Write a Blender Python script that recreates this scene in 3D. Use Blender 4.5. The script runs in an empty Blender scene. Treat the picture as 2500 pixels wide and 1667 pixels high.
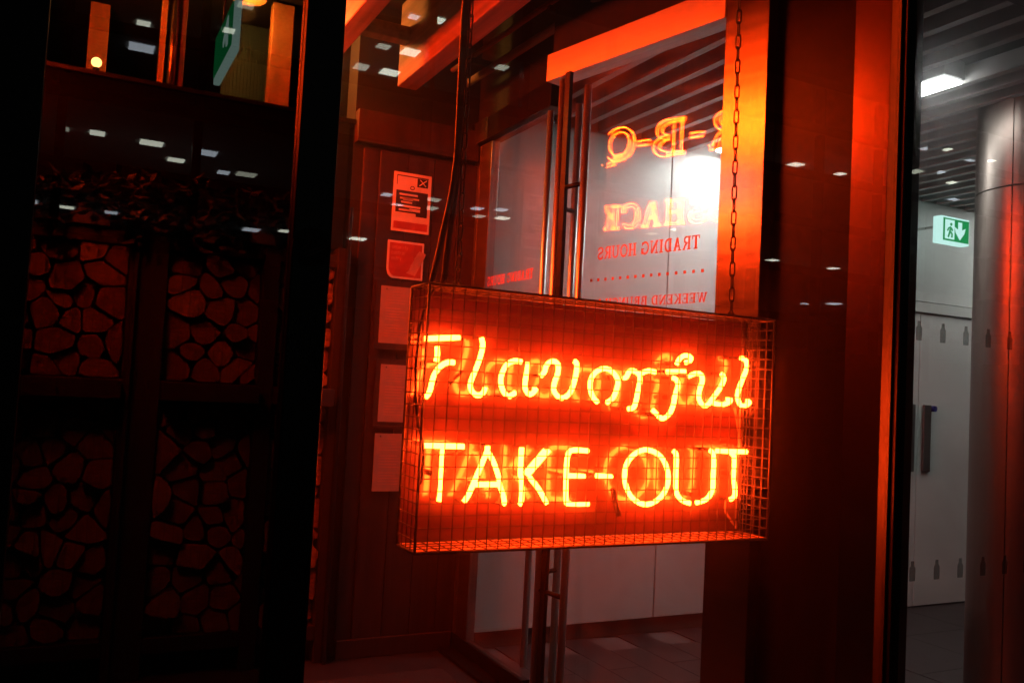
import bpy, bmesh, math, random
from mathutils import Vector, Matrix
R = random.Random(7)
S = bpy.context.scene
COL = S.collection

# ---------------------------------------------------------------- camera
cd = bpy.data.cameras.new('camera'); cam = bpy.data.objects.new('camera', cd); COL.objects.link(cam)
cd.sensor_width = 36.0; cd.lens = 30.72; cd.clip_start = 0.05; cd.clip_end = 400
cam.matrix_world = Matrix(((0.889, -0.070, -0.452, 0.0), (-0.454, -0.023, -0.891, 0.0), (0.052, 0.997, -0.052, 1.5), (0, 0, 0, 1)))
S.camera = cam
# ---------------------------------------------------------------- night sky
w = bpy.data.worlds.new('World'); S.world = w; w.use_nodes = True
nt = w.node_tree; sk = nt.nodes.new('ShaderNodeTexSky'); sk.sky_type = 'NISHITA'; sk.sun_disc = False
sk.sun_elevation = math.radians(0); sk.sun_rotation = math.radians(200)
nt.links.new(sk.outputs[0], nt.nodes['Background'].inputs[0]); nt.nodes['Background'].inputs[1].default_value = 0.0006
# ---------------------------------------------------------------- exposure and sampling
vs = S.view_settings; vs.view_transform = 'Standard'; vs.look = 'None'; vs.exposure = 0; vs.gamma = 1; vs.use_curve_mapping = False
cy = S.cycles
try:
    cy.use_denoising = True; cy.denoiser = 'OPENIMAGEDENOISE'
    cy.use_light_tree = True; cy.adaptive_threshold = 0.01
    cy.max_bounces = 6; cy.transparent_max_bounces = 14; cy.glossy_bounces = 4; cy.diffuse_bounces = 2
    cy.sample_clamp_indirect = 25; cy.sample_clamp_direct = 0; cy.caustics_reflective = False; cy.caustics_refractive = False
    cy.blur_glossy = 0.5
except Exception as e:
    print(e)

# ---------------------------------------------------------------- materials
def newmat(name):
    m = bpy.data.materials.new(name); m.use_nodes = True
    return m, m.node_tree, m.node_tree.nodes['Principled BSDF']
def pbr(name, col, rough=.5, metal=0., var=.25, scale=(6, 6, 6), bump=0., rvar=0., spec=.5, coat=0., detail=5):
    m, t, b = newmat(name)
    tc = t.nodes.new('ShaderNodeTexCoord'); mp = t.nodes.new('ShaderNodeMapping'); mp.inputs['Scale'].default_value = scale
    t.links.new(tc.outputs['Object'], mp.inputs['Vector'])
    n = t.nodes.new('ShaderNodeTexNoise'); n.inputs['Scale'].default_value = 1.0; n.inputs['Detail'].default_value = detail
    t.links.new(mp.outputs[0], n.inputs['Vector'])
    r = t.nodes.new('ShaderNodeValToRGB')
    r.color_ramp.elements[0].position = .3; r.color_ramp.elements[1].position = .72
    r.color_ramp.elements[0].color = [c * (1 - var) for c in col] + [1]
    r.color_ramp.elements[1].color = [min(1, c * (1 + var)) for c in col] + [1]
    t.links.new(n.outputs['Fac'], r.inputs[0]); t.links.new(r.outputs[0], b.inputs['Base Color'])
    b.inputs['Roughness'].default_value = rough; b.inputs['Metallic'].default_value = metal
    b.inputs['Specular IOR Level'].default_value = spec; b.inputs['Coat Weight'].default_value = coat; b.inputs['Coat Roughness'].default_value = .06
    if rvar:
        k = t.nodes.new('ShaderNodeMapRange'); k.inputs['To Min'].default_value = max(.02, rough - rvar); k.inputs['To Max'].default_value = rough + rvar
        t.links.new(n.outputs['Fac'], k.inputs['Value']); t.links.new(k.outputs[0], b.inputs['Roughness'])
    if bump:
        bp = t.nodes.new('ShaderNodeBump'); bp.inputs['Strength'].default_value = bump; bp.inputs['Distance'].default_value = .01
        t.links.new(n.outputs['Fac'], bp.inputs['Height']); t.links.new(bp.outputs[0], b.inputs['Normal'])
    return m
def emis(name, col, s):
    m, t, b = newmat(name); t.nodes.remove(b)
    e = t.nodes.new('ShaderNodeEmission'); e.inputs[0].default_value = (*col, 1); e.inputs[1].default_value = s
    t.links.new(e.outputs[0], t.nodes['Material Output'].inputs[0]); return m
def glassmat(name, tint=(1, 1, 1), f0=.042, rough=0.0, dirt_veil=.0, dmin=.52, haze=0., aniso=.97):
    """pane of clear glass: Schlick reflection over straight transmission, both faces alike"""
    m, t, b = newmat(name); t.nodes.remove(b); L = t.links.new
    g = t.nodes.new('ShaderNodeNewGeometry'); d = t.nodes.new('ShaderNodeVectorMath'); d.operation = 'DOT_PRODUCT'
    L(g.outputs['Normal'], d.inputs[0]); L(g.outputs['Incoming'], d.inputs[1])
    def mth(op, a, bb=None):
        n = t.nodes.new('ShaderNodeMath'); n.operation = op
        if isinstance(a, (int, float)): n.inputs[0].default_value = a
        else: L(a, n.inputs[0])
        if bb is not None:
            if isinstance(bb, (int, float)): n.inputs[1].default_value = bb
            else: L(bb, n.inputs[1])
        return n.outputs[0]
    x = mth('SUBTRACT', 1.0, mth('ABSOLUTE', d.outputs['Value'])); x = mth('POWER', x, 5.0)
    x = mth('ADD', mth('MULTIPLY', x, 1 - f0), f0)
    tr = t.nodes.new('ShaderNodeBsdfTransparent'); tr.inputs[0].default_value = (*tint, 1)
    gl = t.nodes.new('ShaderNodeBsdfGlossy'); gl.inputs['Roughness'].default_value = rough
    mx = t.nodes.new('ShaderNodeMixShader'); L(x, mx.inputs[0]); L(tr.outputs[0], mx.inputs[1]); L(gl.outputs[0], mx.inputs[2])
    out = mx.outputs[0]
    if dirt_veil:
        df = t.nodes.new('ShaderNodeBsdfDiffuse'); df.inputs[0].default_value = (.7, .7, .7, 1)
        tc = t.nodes.new('ShaderNodeTexCoord'); n = t.nodes.new('ShaderNodeTexNoise'); n.inputs['Scale'].default_value = 3.5; n.inputs['Detail'].default_value = 8; n.inputs['Distortion'].default_value = 1.2
        L(tc.outputs['Object'], n.inputs['Vector'])
        k = t.nodes.new('ShaderNodeMapRange'); k.inputs['From Min'].default_value = dmin; k.inputs['From Max'].default_value = .8; k.inputs['To Max'].default_value = dirt_veil
        L(n.outputs['Fac'], k.inputs['Value'])
        m2 = t.nodes.new('ShaderNodeMixShader'); L(k.outputs[0], m2.inputs[0]); L(out, m2.inputs[1]); L(df.outputs[0], m2.inputs[2]); out = m2.outputs[0]
    L(out, t.nodes['Material Output'].inputs[0])
    if haze:                                                          # forward scatter added in the pane to give bloom around the neon
        vsn = t.nodes.new('ShaderNodeVolumeScatter'); vsn.inputs['Density'].default_value = haze; vsn.inputs['Anisotropy'].default_value = aniso
        L(vsn.outputs[0], t.nodes['Material Output'].inputs['Volume'])
    return m

NEON = (1.0, .042, .0032)
M = dict(
    neon=emis('neon', NEON, 200), neon_big=emis('neon_big', (1.0, .040, .0015), 640),
    tubeglass=pbr('tubeglass', (.02, .015, .015), .12),
    black=pbr('black', (.004, .004, .004), .4, var=.3, spec=.2), blackmatt=pbr('blackmatt', (.006, .006, .006), .8),
    rubber=pbr('rubber', (.012, .011, .011), .5),
    panel=pbr('panel', (.042, .006, .005), .30, var=.35, scale=(5, 5, 5), rvar=.04, spec=.8, coat=1.0),
    tray=pbr('tray', (.24, .18, .17), .5, var=.15),
    wire=pbr('wire', (.013, .009, .008), .5),
    steel=pbr('steel', (.33, .29, .27), .21, 1.0, var=.16, scale=(.8, .8, 40), rvar=.07, bump=.02, detail=9),
    steelv=pbr('steelv', (.60, .57, .55), .52, .7, var=.08, scale=(3, 3, 60), rvar=.05),
    steelcol=pbr('steelcol', (.17, .14, .125), .34, 1.0, var=.1, scale=(40, 40, 1.0), rvar=.05),
    steelmid=pbr('steelmid', (.42, .38, .36), .36, 1.0, var=.08, scale=(2, 2, 30), rvar=.05),
    barsteel=pbr('barsteel', (.62, .58, .55), .40, 1.0, var=.06, scale=(30, 30, 4)),
    satin=pbr('satin', (.6, .58, .56), .26, 1.0, var=.08, scale=(30, 30, 4), rvar=.05),
    bronze=pbr('bronze', (.009, .006, .005), .34, .0, var=.3, scale=(30, 30, 2), spec=.12),
    wood=pbr('wood', (.034, .018, .013), .55, var=.45, scale=(26, 26, 1.6), bump=.25, detail=8),
    woodx=pbr('woodx', (.10, .05, .03), .6, var=.4, scale=(26, 1.6, 26), bump=.2, detail=8),
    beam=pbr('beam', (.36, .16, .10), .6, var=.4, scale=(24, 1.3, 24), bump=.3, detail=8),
    void=pbr('void', (.0022, .0022, .0022), .9, spec=.05),
    steeldark=pbr('steeldark', (.125, .08, .07), .26, 1.0, var=.05, scale=(.8, .8, 6)),
    rackwood=pbr('rackwood', (.016, .010, .008), .6, var=.4, scale=(26, 26, 1.6), bump=.2),
    logend=pbr('logend', (.22, .13, .075), .9, var=.6, scale=(22, 6, 60), bump=.8, detail=9),
    logpale=pbr('logpale', (.28, .18, .10), .9, var=.5, scale=(50, 6, 24), bump=.8, detail=9), logdark=pbr('logdark', (.17, .09, .05), .9, var=.6, scale=(30, 6, 30), bump=.8, detail=9),
    bark=pbr('bark', (.03, .02, .014), .95, var=.5, scale=(20, 4, 20), bump=.6),
    darkwall=pbr('darkwall', (.007, .0065, .006), .75, var=.3, scale=(3, 3, 3)),
    ceilblack=pbr('ceilblack', (.012, .011, .011), .8, var=.3),
    white=pbr('white', (.72, .73, .71), .40, var=.07, scale=(1.6, 1.6, 2.6), bump=.03, rvar=.08, detail=9),
    whitedoor=pbr('whitedoor', (.66, .69, .66), .45, var=.09, scale=(1.5, 1.5, 3), rvar=.08, bump=.03, detail=9),
    slat=pbr('slat', (.34, .33, .33), .5, var=.12, scale=(3, 3, 3)),
    plenum=pbr('plenum', (.03, .028, .028), .8),
    tile=pbr('tile', (.024, .023, .025), .42, var=.35, scale=(7, 7, 7), bump=.06, rvar=.08),
    grout=pbr('grout', (.085, .08, .08), .9),
    mat=pbr('mat', (.022, .018, .018), .95, var=.6, scale=(160, 160, 40), bump=.8),
    pave=pbr('pave', (.05, .05, .05), .85, var=.3, bump=.1),
    dgrey=pbr('dgrey', (.06, .065, .062), .5),
    blue=pbr('blue', (.01, .02, .2), .4),
    paper=pbr('paper', (.78, .72, .66), .8, var=.07, scale=(9, 9, 9)),
    sheet=pbr('sheet', (.46, .36, .30), .8, var=.08, scale=(9, 9, 9)),
    ink=pbr('ink', (.025, .02, .025), .7), inkred=pbr('inkred', (.45, .07, .05), .7), inkpale=pbr('inkpale', (.62, .36, .28), .7),
    cork=pbr('cork', (.22, .12, .07), .8, var=.35, scale=(40, 40, 40)),
    vinyl=pbr('vinyl', (.85, .15, .05), .55, var=.05),
    frost=glassmat('frost', (.66, .68, .67), .03, .4, .0),
    gstreet=glassmat('gstreet', (.99, .995, .99), .042, 0, .035, .52, 12., .966), gtint=glassmat('gtint', (.31, .30, .29), .042, 0, .02),
    gdoor=glassmat('gdoor', (.96, .97, .965), .044, 0, .06, .22),  # strong diffuse veil stands in for the milky haze on the doors
    leaf=pbr('leaf', (.018, .03, .012), .5, var=.5, scale=(30, 30, 30)),
    pot=pbr('pot', (.1, .09, .085), .7),
    exitgreen=emis('exitgreen', (.01, .33, .09), .9), exitwhite=emis('exitwhite', (.62, 1, .93), 1.05),
    lamp=emis('lamp', (.97, 1, .97), 52), lamp_dim=emis('lamp_dim', (.97, 1, .97), 22), lamp_fill=emis('lamp_fill', (.97, 1, .97), 22), bulb=emis('bulb', (1, .5, .12), 40),
    troffer=emis('troffer', (.95, 1, .82), 9), trofferc=emis('trofferc', (.80, .90, 1), 5.5), trofferd=emis('trofferd', (.95, 1, .80), 3.5),
    office=pbr('office', (.6, .62, .6), .8), officed=pbr('officed', (.03, .032, .035), .5), carpet=pbr('carpet', (.22, .22, .22), .9),
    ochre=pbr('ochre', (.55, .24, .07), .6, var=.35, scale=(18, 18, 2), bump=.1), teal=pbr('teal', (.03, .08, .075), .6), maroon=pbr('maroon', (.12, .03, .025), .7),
)

# ---------------------------------------------------------------- mesh helpers
class MB:
    def __init__(s): s.v = []; s.f = []; s.mi = []
    def add(s, vs, fs, mi=0):
        o = len(s.v); s.v += [tuple(v) for v in vs]; s.f += [tuple(i + o for i in f) for f in fs]; s.mi += [mi] * len(fs); return s
    def box(s, x0, x1, y0, y1, z0, z1, mi=0):
        v = [(x, y, z) for z in (z0, z1) for y in (y0, y1) for x in (x0, x1)]
        return s.add(v, [(0, 2, 3, 1), (4, 5, 7, 6), (0, 1, 5, 4), (2, 6, 7, 3), (0, 4, 6, 2), (1, 3, 7, 5)], mi)
    def prism(s, poly, y0, y1, mi=0, side=None):
        """polygon in x,z swept along y"""
        n = len(poly); v = [(x, y0, z) for x, z in poly] + [(x, y1, z) for x, z in poly]
        s.add(v, [tuple(range(n)), tuple(range(2 * n - 1, n - 1, -1))], mi)
        o = len(s.v) - 2 * n
        for i in range(n):
            j = (i + 1) % n; s.f.append((o + j, o + i, o + i + n, o + j + n)); s.mi.append(mi if side is None else side)
        return s
    def tube(s, pts, r, seg=8, closed=False, mi=0):
        P = [Vector(p) for p in pts]; n = len(P)
        if n < 2: return s
        o = len(s.v); prev = None
        for i in range(n):
            a = P[(i - 1) % n] if (closed or i > 0) else P[i]; b = P[(i + 1) % n] if (closed or i < n - 1) else P[i]
            d = (b - a).normalized()
            if prev is None:
                up = Vector((0, 0, 1)) if abs(d.z) < .9 else Vector((1, 0, 0)); u = d.cross(up).normalized()
            else:
                u = (prev - d * prev.dot(d)); u = u.normalized() if u.length > 1e-6 else d.cross(Vector((0, 1, 0))).normalized()
            prev = u; q = d.cross(u)
            for k in range(seg):
                t = 2 * math.pi * k / seg; s.v.append(tuple(P[i] + u * (r * math.cos(t)) + q * (r * math.sin(t))))
        m = n if closed else n - 1
        for i in range(m):
            for k in range(seg):
                k2 = (k + 1) % seg; i2 = (i + 1) % n
                s.f.append((o + i * seg + k, o + i * seg + k2, o + i2 * seg + k2, o + i2 * seg + k)); s.mi.append(mi)
        if not closed:
            s.f.append(tuple(o + k for k in range(seg - 1, -1, -1))); s.f.append(tuple(o + (n - 1) * seg + k for k in range(seg))); s.mi += [mi, mi]
        return s
    def xf(s, m):
        s.v = [tuple(m @ Vector(v)) for v in s.v]; return s
    def mesh(s, name, mats, smooth=False, bevel=0):
        me = bpy.data.meshes.new(name); me.from_pydata(s.v, [], s.f); me.update()
        for m in (mats if isinstance(mats, (list, tuple)) else [mats]): me.materials.append(M[m] if isinstance(m, str) else m)
        for p, i in zip(me.polygons, s.mi): p.material_index = i; p.use_smooth = smooth
        return me
def put(name, me, parent=None, loc=None, rot=None):
    o = bpy.data.objects.new(name, me); COL.objects.link(o)
    if parent: o.parent = parent
    if loc: o.location = loc
    if rot: o.rotation_euler = rot
    return o
def mk(name, mb, mats, parent=None, smooth=False, loc=None, rot=None, bevel=0):
    o = put(name, mb.mesh(name, mats, smooth), parent, loc, rot)
    if bevel:
        b = o.modifiers.new('bevel', 'BEVEL'); b.width = bevel; b.segments = 2; b.limit_method = 'ANGLE'
    return o
def bx(name, x0, x1, y0, y1, z0, z1, mat, parent=None, bevel=0, **k): return mk(name, MB().box(x0, x1, y0, y1, z0, z1), mat, parent, bevel=bevel, **k)
def tag(o, label, cat=None, group=None, kind=None):
    if label: o['label'] = label
    if cat: o['category'] = cat
    if group: o['group'] = group
    if kind: o['kind'] = kind
    return o
def thing(name, label, cat, loc=(0, 0, 0), rotz=0, group=None):
    o = put(name, None, None, loc, (0, 0, rotz)); return tag(o, label, cat, group)
def struct(o, label=None): return tag(o, label, None, None, 'structure')
def smoothpts(p, n=5, closed=False):
    p = [Vector(a) for a in p]; N = len(p)
    if N < 3: return p
    out = []
    for i in range(N if closed else N - 1):
        p1, p2 = p[i], p[(i + 1) % N]
        p0 = p[(i - 1) % N] if (closed or i > 0) else p1; p3 = p[(i + 2) % N] if (closed or i < N - 2) else p2
        for k in range(n):
            t = k / n
            out.append(.5 * ((2 * p1) + (p2 - p0) * t + (2 * p0 - 5 * p1 + 4 * p2 - p3) * t * t + (3 * p1 - p0 - 3 * p2 + p3) * t ** 3))
    if not closed: out.append(p[-1])
    return out

# slab-serif stroke letters on a unit-high body: (width, [(polyline, stroke width)])
TH, TN = .19, .085
def arc(cx_, cz, rx, rz, a0, a1, n=12): return [(cx_ + rx * math.cos(math.radians(a0 + (a1 - a0) * i / n)), cz + rz * math.sin(math.radians(a0 + (a1 - a0) * i / n))) for i in range(n + 1)]
def ser(x, z, wd=.34): return ([(x - wd / 2, z), (x + wd / 2, z)], TN)
z0, z1 = TN / 2, 1 - TN / 2
G = {
 'T': (.80, [([(.4, .02), (.4, .98)], TH), ser(.4, z0, .38), ([(.04, z1), (.76, z1)], TN), ([(.06, .72), (.06, .95)], TN), ([(.74, .72), (.74, .95)], TN)]),
 'R': (.86, [([(.2, .02), (.2, .98)], TH), ser(.2, z0, .36), ([(.04, z1), (.42, z1)], TN), (arc(.42, .735, .24, .22, 90, -90), .13), ([(.3, .5), (.45, .5)], TN), ([(.42, .5), (.62, .3), (.68, .06), (.82, .05)], .14)]),
 'A': (.92, [([(.44, .97), (.72, .03)], TH), ([(.44, .97), (.2, .03)], TN + .02), ser(.2, z0, .32), ser(.74, z0, .34), ([(.28, .34), (.64, .34)], TN)]),
 'D': (.86, [([(.2, .02), (.2, .98)], TH), ([(.04, z0), (.42, z0)], TN), ([(.04, z1), (.42, z1)], TN), (arc(.40, .5, .34, .45, 90, -90, 16), .15)]),
 'I': (.46, [([(.23, .02), (.23, .98)], TH), ser(.23, z0, .4), ser(.23, z1, .4)]),
 'N': (.94, [([(.2, .02), (.2, .98)], TN), ([(.18, .96), (.74, .04)], TH), ([(.76, .02), (.76, .98)], TN), ser(.2, z0, .32), ser(.76, z1, .32), ([(.04, z1), (.2, z1)], TN)]),
 'G': (.86, [(arc(.46, .5, .36, .45, 40, 330, 20), .14), ([(.78, .05), (.78, .44)], .13), ([(.54, .44), (.86, .44)], TN), ([(.76, .68), (.76, .96)], TN)]),
 'C': (.82, [(arc(.45, .5, .35, .45, 45, 315, 20), .14), ([(.74, .66), (.74, .96)], TN)]),
 'H': (.96, [([(.22, .02), (.22, .98)], TH), ([(.74, .02), (.74, .98)], TH), ser(.22, z0, .38), ser(.22, z1, .38), ser(.74, z0, .38), ser(.74, z1, .38), ([(.22, .5), (.74, .5)], TN)]),
 'O': (.88, [(arc(.44, .5, .35, .45, 90, 450, 28), .14)]),
 'U': (.92, [([(.2, .97), (.2, .32)] + arc(.47, .32, .27, .27, 180, 360, 12) + [(.74, .97)], .13), ser(.2, z1, .38), ser(.74, z1, .3)]),
 'S': (.74, [(arc(.37, .735, .25, .22, 30, 260, 14) + arc(.37, .265, .27, .225, 80, -150, 14), .14), ([(.62, .7), (.62, .95)], TN), ([(.09, .05), (.09, .3)], TN)]),
 'W': (1.2, [([(.16, .97), (.38, .04)], TH - .04), ([(.38, .04), (.6, .9)], TN), ([(.58, .97), (.82, .04)], TH - .04), ([(.82, .04), (1.04, .97)], TN), ser(.16, z1, .3), ser(.6, z1, .24), ser(1.04, z1, .28)]),
 'E': (.78, [([(.2, .02), (.2, .98)], TH), ([(.04, z0), (.72, z0)], TN), ([(.04, z1), (.7, z1)], TN), ([(.2, .5), (.52, .5)], TN), ([(.7, .05), (.7, .28)], TN), ([(.68, .74), (.68, .95)], TN), ([(.52, .4), (.52, .6)], TN)]),
 'K': (.92, [([(.2, .02), (.2, .98)], TH), ser(.2, z0, .36), ser(.2, z1, .36), ([(.74, .96), (.28, .44)], TN), ([(.4, .56), (.74, .04)], .16), ser(.74, z0, .32), ser(.72, z1, .28)]),
 'B': (.84, [([(.2, .02), (.2, .98)], TH), ([(.04, z0), (.42, z0)], TN), ([(.04, z1), (.42, z1)], TN), (arc(.42, .735, .22, .22, 90, -90), .13), (arc(.42, .275, .28, .23, 90, -90), .14)]),
 'Q': (.92, [(arc(.45, .53, .34, .42, 90, 450, 28), .14), ([(.36, .2), (.5, .16), (.6, .0), (.84, -.08), (.9, .04)], .10)]),
 '&': (.8, [(arc(.36, .75, .17, .2, 320, 20 + 200, 14) if False else arc(.36, .76, .17, .19, -40, 220, 14) + [(.66, .04)], .10), (arc(.34, .27, .26, .24, 130, 370, 14), .10)]),
 '-': (.46, [([(.06, .46), (.4, .46)], .13)]),
 '1': (.5, [([(.26, .02), (.26, .98)], TH), ser(.26, z0, .4), ([(.06, .8), (.24, .95)], TN)]),
 ' ': (.4, []),
}
def ribbon(line, wd):
    """closed outline of a stroke"""
    L_, Rr = [], []; n = len(line)
    for i in range(n):
        a = Vector(line[max(0, i - 1)]); b = Vector(line[min(n - 1, i + 1)]); d = (b - a)
        d = d.normalized() if d.length > 1e-9 else Vector((1, 0)); q = Vector((-d.y, d.x)) * wd / 2; p = Vector(line[i])
        L_.append(p + q); Rr.append(p - q)
    return L_, Rr
def text_width(s, h, gap=.06): return sum(G[c][0] + gap for c in s) * h
def flat_text(mb, s, h, place, gap=.06, lift=.0003):
    """vinyl lettering; place(x, z, depth) -> world point"""
    x = 0; k = 0
    for c in s:
        wd, st = G[c]
        for line, sw in st:
            l, r = ribbon(line, sw); k += 1; dz = lift * (k % 5)
            v = []; f = []
            for a, b in zip(l, r): v += [place(x + a.x * h, a.y * h, dz), place(x + b.x * h, b.y * h, dz)]
            for i in range(len(l) - 1): f.append((2 * i, 2 * i + 1, 2 * i + 3, 2 * i + 2))
            mb.add(v, f)
        x += (wd + gap) * h

# ================================================================ the setting
struct(bx('pavement', -60, 120, -42, 1.36, -.14, -.02, 'pave'))
struct(bx('floor_vestibule', -1.2, 2.1, 1.36, 4.9, -.14, 0, 'tile'))
struct(bx('floor_corridor', 2.1, 11, 1.36, 4.9, -.14, -.006, 'grout'))
fl = bpy.data.objects['floor_corridor']
tme = MB().box(.002, .208, .002, .598, -.0055, .001).mesh('tile', 'tile')
for i in range(11):
    for j in range(5):
        put('tile', tme, fl, (2.10 + i * .21, 1.62 + j * .6 + (i % 2) * .3 - .3, 0))
for x0 in (4.42, 5.05, 5.68, 6.31):
    for j in range(5): bx('tile', x0, x0 + .626, 1.6 + j * .6, 1.6 + j * .6 + .596, -.0055, .001, 'tile', fl)
struct(bx('ceiling_vestibule', -1.2, 2.3, 1.3, 9, 3.62, 3.72, 'ceilblack'))
struct(bx('ceiling_corridor', 2.3, 11, 1.3, 4.8, 3.34, 3.44, 'plenum'))
struct(bx('wall_left', -.75, -.62, 1.42, 9, 0, 3.62, 'darkwall'))
struct(bx('wall_back', -.62, 1.30, 4.86, 4.98, 0, 2.90, 'darkwall'))
struct(bx('wall_far', -.62, 2.3, 8.6, 8.7, 2.8, 3.62, 'maroon'))
struct(bx('floor_upper', -.62, 2.2, 4.99, 8.6, 2.80, 2.885, 'darkwall'))
struct(bx('wall_corridor', 2.16, 11, 4.60, 4.70, 0, 3.34, 'white'))
struct(bx('wall_end', 10.9, 11, 1.36, 4.6, 0, 3.34, 'white'))

# white wall panels of the corridor: plinth recessed, joints open
cl = thing('wall_cladding', 'tall white flush panels lining the corridor behind the glass doors', 'wall panels', (0, 0, 0))
for a, b in ((2.13, 3.402), (3.412, 4.95)):
    bx('panel', a, b, 4.55, 4.59, .10, 3.10, 'white', cl, bevel=.002)
bx('plinth', 2.13, 4.95, 4.575, 4.60, .0, .10, 'dgrey', cl)
bx('seam_liner', 3.4, 3.414, 4.580, 4.591, .1, 3.1, 'blackmatt', cl)
dd = thing('service_door', 'white double service door with long dark pulls under a white head rail', 'door', (0, 0, 0))
bx('leaf', 4.96, 5.81, 4.55, 4.59, .01, 2.228, 'whitedoor', dd, bevel=.002)
bx('leaf', 5.816, 6.95, 4.55, 4.59, .01, 2.228, 'whitedoor', dd, bevel=.002)
bx('head_rail', 4.96, 6.95, 4.53, 4.59, 2.236, 2.312, 'whitedoor', dd, bevel=.003)
bx('overpanel', 4.96, 6.95, 4.56, 4.59, 2.326, 3.10, 'whitedoor', dd)
for a, b in ((5.692, 5.765), (5.862, 5.945)):
    h = bx('pull_handle', a, b, 4.532, 4.548, 1.02, 1.53, 'dgrey', dd, bevel=.004)
    if a > 5.8: mk('lock_barrel', MB().tube([(5.966, 4.548, 1.503), (5.966, 4.515, 1.503)], .022, 16), 'blue', h)

# slatted ceiling over the corridor, slats running front to back
sc = thing('slat_ceiling', 'slatted ceiling of narrow grey battens above the corridor', 'ceiling')
sme = MB().box(-.022, .022, 1.75, 4.56, 3.10, 3.19).mesh('slat', 'slat')
x = 2.36; k = 0
while x < 7.4:
    if not (3.62 < x < 3.84 or 6.59 < x < 6.81): put('slat', sme, sc, (x, 0, 0))
    x += .165
for y in (2.1, 3.2, 4.2): bx('carrier', 2.3, 7.5, y - .02, y + .02, 3.192, 3.215, 'plenum', sc)
for (ya, yb, lab) in ((2.78, 3.62, 'slim white linear ceiling light among the slats, nearer one'), (3.78, 4.44, 'slim white linear ceiling light close to the white panelled wall')):
    t = thing('linear_light', lab, 'ceiling light', (3.735, 0, 0), group='linear lights in the slatted ceiling')
    bx('housing', -.075, .075, ya - .01, yb + .01, 3.112, 3.20, 'plenum', t)
    zd = 3.092 if ya < 3 else 3.098
    bx('diffuser', -.065, .065, ya, yb, zd, zd + .013, 'lamp_dim' if ya < 3 else 'lamp', t)
    for y in (ya + .08, yb - .08): mk('hanger', MB().tube([(0, y, 3.2), (0, y, 3.34)], .004, 6), 'satin', t)
t = thing('linear_light', 'added out of view ceiling light that brightens the corridor wall past the column', 'ceiling light', (6.7, 0, 0), group='linear lights in the slatted ceiling')  # extra light beyond the view, added to brighten the white doors
bx('housing', -.075, .075, 2.9, 4.3, 3.112, 3.18, 'white', t); bx('diffuser', -.065, .065, 2.91, 4.29, 3.098, 3.111, 'lamp_fill', t)
struct(bx('bulkhead_corridor', 2.45, 8.5, 1.44, 2.02, 3.02, 3.33, 'ceilblack'))

# corridor exit sign
ex = thing('exit_sign', 'lit green exit sign with running figure and arrow beside the corridor wall', 'exit sign')
bx('housing', 5.56, 5.87, 4.20, 4.27, 2.71, 2.905, 'exitwhite', ex, bevel=.004)
bx('green_face', 5.578, 5.856, 4.194, 4.1985, 2.726, 2.889, 'exitgreen', ex)
mb = MB()
mb.box(5.592, 5.692, 4.190, 4.1935, 2.738, 2.878); mk('door_pictogram', mb, 'exitwhite', ex)
mb = MB(); ar = [(5.735, 2.872), (5.775, 2.872), (5.775, 2.815), (5.815, 2.832), (5.80, 2.79), (5.755, 2.742), (5.71, 2.79), (5.695, 2.832), (5.735, 2.815)]
mb.prism([(a, b) for a, b in ar], 4.190, 4.1935); mk('arrow', mb, 'exitwhite', ex)
mb = MB()
mb.tube(smoothpts([(5.62, 4.187, 2.75), (5.635, 4.187, 2.785), (5.645, 4.187, 2.82), (5.665, 4.187, 2.80)], 3), .006, 6)
mb.tube([(5.645, 4.187, 2.79), (5.662, 4.187, 2.775), (5.66, 4.187, 2.75)], .006, 6); mb.tube([(5.645, 4.187, 2.825), (5.622, 4.187, 2.815), (5.612, 4.187, 2.795)], .005, 6)
mb.tube([(5.65, 4.1855, 2.845), (5.65, 4.1885, 2.845)], .011, 10); mk('running_figure', mb, 'exitgreen', ex)
mk('bracket', MB().tube([(5.71, 4.27, 2.86), (5.71, 4.6, 2.86)], .01, 8), 'satin', ex)

# round steel column
co = thing('steel_column', 'round brushed steel clad column at the right of the corridor', 'column', (4.49, 2.816, 0))
def drum(z0_, z1_, a0, a1, r=.3, n=28):
    m = MB(); v = []; f = []
    for i in range(n + 1):
        a = math.radians(a0 + (a1 - a0) * i / n); v += [(r * math.cos(a), r * math.sin(a), z0_), (r * math.cos(a), r * math.sin(a), z1_)]
    for i in range(n): f.append((2 * i, 2 * i + 2, 2 * i + 3, 2 * i + 1))
    m.add(v, f); q = (r - .008) / r                                   # rims carry their own vertices so the face shades as a true cylinder
    sc_ = lambda p: (p[0] * q, p[1] * q, p[2])
    for k in (0, 1):
        for i in range(n): m.add([v[2 * i + k], v[2 * i + 2 + k], sc_(v[2 * i + 2 + k]), sc_(v[2 * i + k])], [(0, 1, 2, 3)])
    for k in (0, 2 * n): m.add([v[k], v[k + 1], sc_(v[k + 1]), sc_(v[k])], [(0, 1, 2, 3)])
    return m
for z_a, z_b in ((0, 2.646), (2.654, 3.33)):
    for a0, a1 in ((100.5, 188.5), (189.5, 277.5), (278.5, 366.5), (367.5, 455.5)):
        o = mk('clad_panel', drum(z_a, z_b, a0, a1), 'steelcol', co, smooth=True)
mk('core', MB().tube([(0, 0, 0), (0, 0, 3.33)], .288, 40), 'blackmatt', co, smooth=True)

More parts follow.
